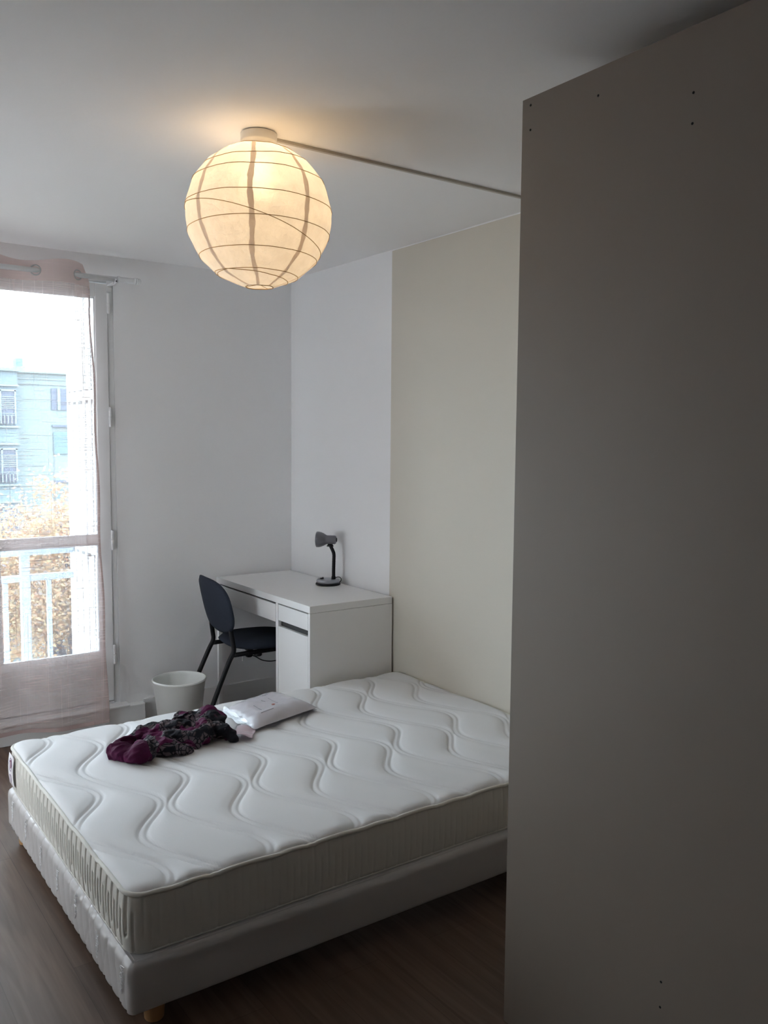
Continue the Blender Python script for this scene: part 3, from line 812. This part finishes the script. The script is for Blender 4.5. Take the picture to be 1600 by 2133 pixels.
# ------------------------------------------------------------------ chair
CY = -.352
ch = thing('desk_chair', 'dark slate upholstered chair with a black tube frame at the desk', 'chair', (-.42, CY, 0))
def rsup(name, c, ax, hw, hh, n_, th, m, par, lean=None, dome=.02, cup_=0):
    """cushion: superellipse outline, domed both sides. ax = (u vec, v vec, normal)"""
    u_, v_, w_ = ax; mb = MB(); NR, NA = 12, 64
    def pt(i, j, sgn):
        r = j/(NR-1); a = 2*PI*i/NA
        ca, sa = math.cos(a), math.sin(a)
        k = (abs(ca)**n_+abs(sa)**n_)**(-1/n_)
        x_, y_ = hw*r*k*ca, hh*r*k*sa
        hgt = (th/2)*(1-r**6)**.5 if r < 1 else 0
        hgt += dome*(1-r*r) if sgn > 0 else 0
        bend = cup_*((x_/hw)**2)
        return Vector(c)+u_*x_+v_*y_+w_*(sgn*hgt+bend)
    mb.grid(NA, NR, lambda i, j: pt(i, j, 1), closed_u=True)
    mb.grid(NA, NR, lambda i, j: pt(i, j, -1), closed_u=True)
    o = mb.build(name, m, par, smooth=True)
    bm = bmesh.new(); bm.from_mesh(o.data); bmesh.ops.remove_doubles(bm, verts=bm.verts, dist=.0005); bmesh.ops.recalc_face_normals(bm, faces=bm.faces)
    bm.to_mesh(o.data); bm.free()
    return o
vb = Vector((-.22, 0, 1)).normalized(); nb_ = Vector((1, 0, .22)).normalized()
bko = rsup('backrest', (-.668, CY, .664), (Vector((0, 1, 0)), vb, nb_), .236, .152, 2.9, .026, M['chairfab'], ch, dome=.008, cup_=.028)
rsup('seat', (-.400, CY, .450), (Vector((1, 0, -.02)).normalized(), Vector((0, 1, 0)), Vector((.02, 0, 1)).normalized()), .214, .202, 2.7, .050, M['chairfab'], ch, dome=.016)
for s in (-1, 1):
    y = CY+s*.160
    MB().tube(smooth_pts([(-.630, y-.02*s, .64), (-.624, y-.012*s, .585), (-.620, y-.004*s, .53), (-.612, y, .475), (-.610, y, .430), (-.640, y, .37), (-.715, y+s*.008, .20), (-.795, y+s*.016, .003)], 5), .0125, 12).build('rear_leg', M['black'], ch, smooth=True)
    MB().tube(smooth_pts([(-.608, y, .414), (-.45, y, .419), (-.26, y, .422), (-.232, y, .416), (-.222, y, .39), (-.205, y+s*.008, .2), (-.19, y+s*.016, .003)], 5), .0125, 12).build('front_leg', M['black'], ch, smooth=True)
MB().tube([(-.50, CY-.160, .418), (-.50, CY+.160, .418)], .011, 10).build('cross_bar', M['black'], ch)
MB().tube([(-.30, CY-.160, .419), (-.30, CY+.160, .419)], .011, 10).build('cross_bar', M['black'], ch)
MB().lathe([(.018, 0), (.022, .004), (.022, .016)], 12, (-.468, CY-.146, .392)).build('stacking_bumper', M['blackpl'], ch)
ch.rotation_euler.z = -.09

# ------------------------------------------------------------------ waste bin
BC = (-.845, -.302, 0)
t = 0.0025
MB_ = MB().lathe([(.098, .0005), (.106, .004), (.1345, .268), (.1375, .270), (.141, .276), (.1395, .282), (.1365, .284), (.1335, .281), (.1310, .270), (.103, .012), (.02, .010)], 56, BC)
bino = tag(MB_.build('waste_bin', M['bin'], None, smooth=True, loc=BC), 'round white plastic waste bin standing on the floor beside the chair', 'waste bin')

# ------------------------------------------------------------------ socket, plug and flex under the desk
pc = thing('power_cord', 'black plug and flex under the desk beside the chair', 'cable', (-.30, -.016, .25))
MB().box(-.335, -.255, -.0085, -.0008, .235, .315).build('wall_socket', M['trim'], pc, bevel=.002)
MB().lathe([(.020, .0), (.020, .012), (.014, .036)], 16, (-.300, -.0088, .275), Matrix.Rotation(PI/2, 4, 'X')).build('plug', M['blackpl'], pc, smooth=True)
MB().tube(smooth_pts([(-.300, -.040, .275), (-.27, -.046, .262), (-.22, -.046, .232), (-.15, -.046, .218), (-.06, -.045, .23), (-.03, -.08, .30), (-.024, -.12, .6)]), .003, 8).build('flex', M['blackpl'], pc, smooth=True)

# ------------------------------------------------------------------ wardrobe
wx, wy0, wy1, wz = -1.022, -3.735, -2.972, 2.377
wd = thing('wardrobe', 'tall dark grey-beige wardrobe whose side panel fills the right edge', 'wardrobe', (-.52, -3.35, 0))
def sdp(x0, x1): return MB().box(x0, x1, wy0+.02, wy1, 0, wz)
sp = sdp(wx, wx+.018).build('side_panel', M['wardrobe'], wd, bevel=.0008)
sdp(-.034, -.016).build('side_panel', M['wardrobe'], wd, bevel=.0008)
MB().box(wx+.0185, -.0345, wy0+.02, wy1, wz-.018, wz).build('top_panel', M['wardrobe'], wd, bevel=.0008)
MB().box(wx+.0185, -.0345, wy0+.02, wy1, .04, .058).build('bottom_panel', M['wardrobe'], wd, bevel=.0008)
MB().box(wx+.0185, -.0345, wy1-.008, wy1-.002, .059, wz-.019).build('back_panel', M['wardrobe'], wd)
for a, b_ in ((wx, -.530), (-.526, -.016)):
    d_ = MB().box(a, b_, wy0, wy0+.018, .03, wz).build('door', M['wardrobe'], wd, bevel=.001)
for (yy, zz) in ((-3.000, 2.358), (-3.001, 2.300), (-3.211, 2.316), (-3.458, 2.246), (-3.458, 2.186), (-3.459, .372), (-3.459, .314)):
    MB().lathe([(.0028, 0), (.0028, .0007)], 12, (wx-.0006, yy, zz), Matrix.Rotation(PI/2, 4, 'Y')).build('screw_hole', M['hole'], sp)

# ------------------------------------------------------------------ scarf (crumpled cloth)
SO = Vector((-1.36, -1.48, ZM))
def blob(mb, pts, rs, n=14, sq=.8):
    """a wrinkled roll of cloth along pts"""
    pts = smooth_pts(pts, 5); k = len(pts)
    rr = []
    for i in range(k):
        u = i/(k-1)*(len(rs)-1); a = int(u); f_ = u-a; b_ = min(a+1, len(rs)-1)
        rr.append(rs[a]*(1-f_)+rs[b_]*f_)
    ts = [0]+[1]*0
    # rounded ends
    vs0 = len(mb.v)
    P_ = [Vector(p) for p in pts]
    t0 = (P_[1]-P_[0]).normalized(); t1 = (P_[-1]-P_[-2]).normalized()
    P_ = [P_[0]-t0*rr[0]*.75, P_[0]-t0*rr[0]*.5]+P_+[P_[-1]+t1*rr[-1]*.5, P_[-1]+t1*rr[-1]*.75]
    rr = [rr[0]*.12, rr[0]*.65]+rr+[rr[-1]*.65, rr[-1]*.12]
    mb.tube(P_, rr, n)
    for i in range(vs0, len(mb.v)):
        v = Vector(mb.v[i]); base = ZM+.006
        mb.v[i] = (v.x, v.y, max(base, v.z))
sc_ = MB(); zc = ZM+.02
def Z(x, y, h=.02): return (x, y, ZM+h)
blob(sc_, [Z(-1.585, -1.50, .028), Z(-1.560, -1.535, .030), Z(-1.545, -1.56, .024)], [.034, .038, .030])
blob(sc_, [Z(-1.545, -1.600, .028), Z(-1.515, -1.590, .034), Z(-1.485, -1.575, .030)], [.036, .042, .036])
blob(sc_, [Z(-1.55, -1.455, .030), Z(-1.49, -1.425, .034), Z(-1.42, -1.395, .040), Z(-1.36, -1.375, .035)], [.024, .026, .028, .026])
blob(sc_, [Z(-1.41, -1.42, .045), Z(-1.36, -1.45, .052), Z(-1.31, -1.47, .050), Z(-1.26, -1.50, .042)], [.028, .033, .030, .034])
blob(sc_, [Z(-1.47, -1.54, .030), Z(-1.42, -1.57, .030), Z(-1.38, -1.60, .024), Z(-1.34, -1.62, .020)], [.036, .034, .030, .024])
blob(sc_, [Z(-1.40, -1.50, .030), Z(-1.34, -1.53, .032), Z(-1.29, -1.57, .034)], [.036, .040, .042])
blob(sc_, [Z(-1.30, -1.37, .042), Z(-1.26, -1.36, .056), Z(-1.21, -1.39, .048), Z(-1.19, -1.42, .042)], [.020, .026, .034, .036])
blob(sc_, [Z(-1.275, -1.33, .055), Z(-1.265, -1.345, .070)], [.014, .016])
blob(sc_, [Z(-1.27, -1.56, .036), Z(-1.24, -1.53, .040), Z(-1.22, -1.48, .044)], [.040, .038, .036])
blob(sc_, [Z(-1.20, -1.37, .044), Z(-1.165, -1.40, .054), Z(-1.150, -1.45, .044)], [.028, .040, .040])
blob(sc_, [Z(-1.22, -1.50, .030), Z(-1.18, -1.53, .032), Z(-1.155, -1.57, .026), Z(-1.15, -1.605, .016)], [.036, .036, .028, .014])
blob(sc_, [Z(-1.44, -1.46, .018), Z(-1.36, -1.50, .018), Z(-1.24, -1.44, .018)], [.040, .045, .040])
so = sc_.build('crumpled_scarf', M['scarf'], None, smooth=True, loc=tuple(SO))
tag(so, 'crumpled purple black and grey patterned scarf lying on the mattress', 'scarf')
rm = so.modifiers.new('r', 'REMESH'); rm.mode = 'VOXEL'; rm.voxel_size = .0030; rm.use_smooth_shade = True
sm = so.modifiers.new('sm', 'SMOOTH'); sm.iterations = 8; sm.factor = .5
dg = bpy.context.evaluated_depsgraph_get()
me2 = bpy.data.meshes.new_from_object(so.evaluated_get(dg), depsgraph=dg)
so.modifiers.clear(); so.data = me2
nrs = [v.normal.copy() for v in me2.vertices]
for v, n_ in zip(me2.vertices, nrs):
    c = v.co
    q_ = Vector((c.x*9, c.y*26, c.z*30))
    w_ = noise.noise(Vector((c.x*14, c.y*14, c.z*14+5)))
    f1 = 1-abs(noise.noise(q_+Vector((w_*1.2, w_, 0))))*2.2
    f2 = 1-abs(noise.noise(Vector((c.x*30+w_, c.y*60, c.z*55+9))))*2.0
    f3 = noise.noise(Vector((c.x*20+3, c.y*20, c.z*20)))
    d_ = .0085*(f1-.45) + .0030*(f2-.4) + .009*f3
    v.co = c + n_*d_
    if v.co.z < .0085: v.co.z = .0085+(v.co.z-.0085)*.06
for p in me2.polygons: p.use_smooth = True
if not me2.materials: me2.materials.append(M['scarf'])

# ------------------------------------------------------------------ packet in plastic
A = Vector((-1.035, -1.262, 0)); B = Vector((-.745, -1.168, 0)); C_ = Vector((-.690, -1.455, 0)); D = Vector((-1.040, -1.556, 0))
pk = thing('plastic_packet', 'white folded textile in a clear plastic packet on the mattress', 'packet', (-.87, -1.38, ZM+.012))
def quad(u, v): return (A*(1-u)+B*u)*(1-v) + (D*(1-u)+C_*u)*v
def pkz(u, v):
    e = min(u, 1-u)*3.6; g = min(v, 1-v)*3.2
    k = (1-(1-min(1, e))**2.2)*(1-(1-min(1, g))**2.2)
    return .004 + .036*max(0, k)**.75 + .0035*noise.noise(Vector((u*5, v*4, 1)))*k + .002*noise.noise(Vector((u*14, v*12, 5)))
def ptop(i, j):
    u, v = i/47, j/39; q_ = quad(u, v)
    w1 = .004*noise.noise(Vector((u*6, v*6, 8)))
    return (q_.x+w1, q_.y+w1, ZM+.012+pkz(u, v)+.006)
m_ = MB().grid(48, 40, ptop); m_.grid(48, 40, lambda i, j: (quad(i/47, j/39).x, quad(i/47, j/39).y, ZM+.0125))
m_.build('textile', M['wrap'], pk, smooth=True)
# open end of the bag
def fl(i, j):
    u = -.002-.045*i/11-.012*(j/15)*(i/11); v = .01+.93*j/15; q_ = quad(u, v)
    zz = ZM+.022*(1-i/11)+.015+.004*math.sin(j*1.3+i*.6)
    return (q_.x, q_.y, zz)
MB().grid(12, 16, fl).build('bag_flap', M['film'], pk, smooth=True)
def surf(u, v, off=.0012):
    q_ = quad(u, v); return Vector((q_.x, q_.y, ZM+.018+pkz(u, v)+off))
def uv_of(x, y):      # nearest u,v by search
    best = None
    for i in range(41):
        for j in range(41):
            q_ = quad(i/40, j/40); d = (q_.x-x)**2+(q_.y-y)**2
            if best is None or d < best[0]: best = (d, i/40, j/40)
    return best[1], best[2]
for (p0, p1) in (((-.955, -1.387), (-.954, -1.449)), ((-.859, -1.335), (-.857, -1.405)), ((-.974, -1.480), (-.905, -1.455)),
                 ((-.862, -1.27), (-.848, -1.285)), ((-.842, -1.268), (-.836, -1.280)), ((-.895, -1.365), (-.905, -1.345))):
    n = 8; a = uv_of(*p0); b_ = uv_of(*p1)
    MB().tube([surf(a[0]+(b_[0]-a[0])*i/n, a[1]+(b_[1]-a[1])*i/n) for i in range(n+1)], .0010, 5).build('printed_mark', M['ink'], pk)
uc, vc = uv_of(-.883, -1.412)
for r_ in (.024, .012):
    MB().tube([surf(uc+r_*.9*math.cos(2*PI*i/20), vc+r_*1.1*math.sin(2*PI*i/20)) for i in range(20)], .0012, 5, closed=True).build('round_stamp', M['inkred'], pk)

def pp(i, j):
    u, v = i/13, j/9
    a = Vector((-1.075, -1.475, 0)); b_ = Vector((-1.035, -1.555, 0)); c = Vector((-1.085, -1.625, 0)); d = Vector((-1.135, -1.560, 0))
    q_ = (a*(1-u)+b_*u)*(1-v)+(d*(1-u)+c*u)*v
    z = ZM+.0155+.012*abs(math.sin(u*3.2+.3))*(1-.5*v)+.004*math.sin(v*7+u*3)
    return (q_.x, q_.y, z)
tag(MB().grid(14, 10, pp).build('paper_slip', M['pinkpaper'], None, smooth=True, loc=(-1.085, -1.55, ZM+.012), solid=.0006),
    'small crumpled pinkish paper slip between the scarf and the packet', 'paper')

# ------------------------------------------------------------------ outside world
GZ = -9.7
g_ = MB().box(-70, 90, 3, 110, GZ-.3, GZ).build('ground', M['grass']); struct(g_, 'lawn and paths far below the window')
bd = thing('apartment_building', 'pale blue apartment block with shuttered windows across the lawn', 'building', (12, 44, GZ))
MB().box(7.3, 34, 40.3, 52, GZ, 4.62).build('wall', M['bwall'], bd)
MB().box(-16, 7.28, 39.6, 52, GZ, 4.62).build('wall_bay', M['bwall2'], bd)
MB().box(-16.2, 7.35, 39.4, 52.2, 4.62, 4.78).build('cornice', M['bwall'], bd)
MB().box(7.35, 34.2, 40.1, 52.2, 4.62, 4.70).build('cornice', M['bwall'], bd)
for cx in (7.85, 20):
    m_ = MB(); m_.box(cx-.24, cx+.24, 41.5, 42.3, 4.70, 5.02); o = m_.build('chimney', M['bwall'], bd)
    MB().box(cx-.16, cx+.16, 41.6, 42.2, 5.02, 5.42).build('chimney_pot', M['bpanel'], o)
for z in (4.35, 4.10): 
    MB().box(7.3, 34, 40.24, 40.3, z-.03, z).build('string_course', M['bframe'], bd)
for k in range(5):                       # bay windows, one row per storey
    zt = 3.72-2.78*k
    for x0 in (5.05, 1.2, -2.6, -6.4, -10.2):
        o = MB().box(x0, x0+2.1, 39.50, 39.6, zt-1.6, zt).build('window', M['bwin'], bd)
        fr = MB(); 
        for xx in (x0, x0+.55, x0+1.40, x0+2.06): fr.box(xx-.02, xx+.06, 39.44, 39.5, zt-1.6, zt)
        fr.box(x0-.02, x0+2.12, 39.44, 39.5, zt-.06, zt+.04)
        fr.build('window_frame', M['bframe'], o)
        s_ = MB()
        for q_ in range(7): s_.box(x0+.1, x0+2.05, 39.46, 39.49, zt-.3-.09*q_-.035, zt-.3-.09*q_)
        for q_ in (1.10, 1.18): s_.box(x0-.05, x0+2.15, 39.30, 39.33, zt-q_-.03, zt-q_)
        for q_ in range(12): s_.box(x0+.1+.16*q_, x0+.14+.16*q_, 39.30, 39.33, zt-1.6, zt-1.2)
        s_.build('balcony_bars', M['bframe'], o)
    MB().box(-16, 7.32, 39.45, 39.6, zt-1.78, zt-1.70).build('string_course', M['bframe'], bd)
    MB().box(-16, 7.32, 39.45, 39.6, zt+.18, zt+.26).build('string_course', M['bframe'], bd)
    for x0 in (9.0, 14.5, 20, 25.5):
        if k == 0:
            o = MB().box(x0, x0+1.3, 40.24, 40.3, 2.85, 3.92).build('window', M['bwin'], bd)
            MB().box(x0+.28, x0+.42, 40.18, 40.24, 2.85, 3.92).build('window_frame', M['bframe'], o)
        else:
            zt2 = 2.10-2.78*(k-1)
            MB().box(x0, x0+1.3, 40.18, 40.3, zt2-.10, zt2).build('lintel', M['bwin'], bd)
            MB().box(x0+.05, x0+1.25, 40.24, 40.3, zt2-1.45, zt2-.35).build('shutter_panel', M['bpanel'], bd)

def tree(name, label, base, top_z, crown, nleaf, seed):
    rnd = random.Random(seed)
    t = thing(name, label, 'tree', base, None)
    bx, by, bz = base
    m_ = MB(); m_.tube(smooth_pts([(bx, by, bz), (bx+.1, by, bz+2.5), (bx-.05, by+.1, bz+5)], 4), [.22]*4+[.18]*3+[.13]*2, 10)
    m_.build('trunk', M['bark'], t, smooth=True)
    cz = (crown[2]+crown[3])/2; rz = (crown[3]-crown[2])/2; rx, ry_ = crown[0], crown[1]
    m_ = MB(); tips = []
    for i in range(34):
        a = rnd.uniform(0, 2*PI); el = rnd.uniform(-.1, 1.2); r = rnd.uniform(.6, .95)
        tip = Vector((bx+rx*r*math.cos(a)*math.cos(el), by+ry_*r*math.sin(a)*math.cos(el), cz+rz*r*math.sin(el)))
        st = Vector((bx, by, bz+rnd.uniform(2.4, 5)))
        mid = st.lerp(tip, .5)+Vector((0, 0, .35))
        m_.tube(smooth_pts([st, mid, tip], 4), [.075, .07, .065, .055, .045, .035, .025, .018, .010], 6); tips.append(tip)
    m_.build('branches', M['bark'], t, smooth=True)
    m_ = MB()
    clus = []
    for i in range(150):
        while True:
            v = Vector((rnd.uniform(-1, 1), rnd.uniform(-1, 1), rnd.uniform(-1, 1)))
            if .35 < v.length < 1: break
        clus.append((Vector((bx+v.x*rx, by+v.y*ry_, cz+v.z*rz)), rnd.uniform(.35, .75)))
    for i in range(nleaf):
        c, r = clus[rnd.randrange(len(clus))]
        p = c+Vector((rnd.gauss(0, r*.55), rnd.gauss(0, r*.55), rnd.gauss(0, r*.45)))
        s = rnd.uniform(.035, .065)
        a = Vector((rnd.gauss(0, 1), rnd.gauss(0, 1), rnd.gauss(0, .6))).normalized(); b_ = a.orthogonal().normalized()
        m_.add([p-a*s, p+b_*s*.6, p+a*s, p-b_*s*.6], [(0, 1, 2, 3)])
    m_.build('foliage', M['leaf'], t)
    return t
tree('tree', 'large orange autumn tree outside, its crown highest beside the white shutter', (3.6, 16.5, GZ), 1.2, (2.3, 2.3, -4.9, .72), 30000, 3)
tree('tree', 'farther orange autumn tree outside, lower, at the left of the larger tree', (1.5, 21.4, GZ), .2, (2.6, 2.0, -5.7, -.35), 18000, 5)

# ------------------------------------------------------------------ light
wld = bpy.data.worlds.new('sky'); sc.world = wld; wld.use_nodes = True
nt = wld.node_tree; nt.nodes.clear()
o_ = nt.nodes.new('ShaderNodeOutputWorld'); bg = nt.nodes.new('ShaderNodeBackground')
tc = nt.nodes.new('ShaderNodeTexCoord'); sp_ = nt.nodes.new('ShaderNodeSeparateXYZ'); nt.links.new(tc.outputs['Generated'], sp_.inputs[0])
cr = nt.nodes.new('ShaderNodeValToRGB')
cr.color_ramp.elements[0].position = .48; cr.color_ramp.elements[0].color = (.62, .66, .70, 1)
cr.color_ramp.elements[1].position = .52; cr.color_ramp.elements[1].color = (.80, .92, 1.0, 1)
mr = nt.nodes.new('ShaderNodeMapRange'); mr.inputs[1].default_value = -1; mr.inputs[2].default_value = 1
nt.links.new(sp_.outputs['Z'], mr.inputs[0]); nt.links.new(mr.outputs[0], cr.inputs[0]); nt.links.new(cr.outputs[0], bg.inputs[0])
bg.inputs[1].default_value = 7.0
nt.links.new(bg.outputs[0], o_.inputs[0])
pl = bpy.data.lights.new('window_portal', 'AREA'); pl.shape = 'RECTANGLE'; pl.size = 1.35; pl.size_y = 2.3
pl.cycles.is_portal = True
po = bpy.data.objects.new('window_portal', pl); COL.objects.link(po); po.location = (-1.74, .075, 1.24); po.rotation_euler = (-PI/2, 0, 0)

sl = bpy.data.lights.new('added_sun', 'SUN'); sl.energy = 36; sl.color = (.96, .98, 1); sl.angle = math.radians(1.5)  # added sun: its bounce off the unseen left wall brightens the desk corner
so_ = bpy.data.objects.new('added_sun', sl); COL.objects.link(so_); so_.location = (3, 6, 8)
so_.rotation_euler = Vector((-.50, -.65, -.37)).to_track_quat('-Z', 'Y').to_euler()

# ------------------------------------------------------------------ camera
cam = bpy.data.cameras.new('camera'); co = bpy.data.objects.new('camera', cam); COL.objects.link(co)
r_ = Vector((0.81475914, -0.5797438, 0.00804213)); u_ = Vector((0.04249134, 0.07353813, 0.99638679)); f_ = Vector((0.57824046, 0.81147352, -0.08454996))
mtx = Matrix(((r_.x, u_.x, -f_.x, -2.56208), (r_.y, u_.y, -f_.y, -4.56225), (r_.z, u_.z, -f_.z, 1.55007), (0, 0, 0, 1)))
co.matrix_world = mtx
cam.sensor_fit = 'HORIZONTAL'; cam.sensor_width = 36; cam.lens = 1796.85/1600*36; cam.clip_start = .05; cam.clip_end = 500
sc.camera = co
sc.view_settings.view_transform = 'Standard'; sc.view_settings.look = 'None'; sc.view_settings.gamma = 1
sc.view_settings.use_curve_mapping = False
sc.view_settings.exposure = 0.92
sc.cycles.diffuse_bounces = 8
sc.cycles.caustics_reflective = False; sc.cycles.caustics_refractive = False
for o in sc.objects:
    if '_o' in o: del o['_o']
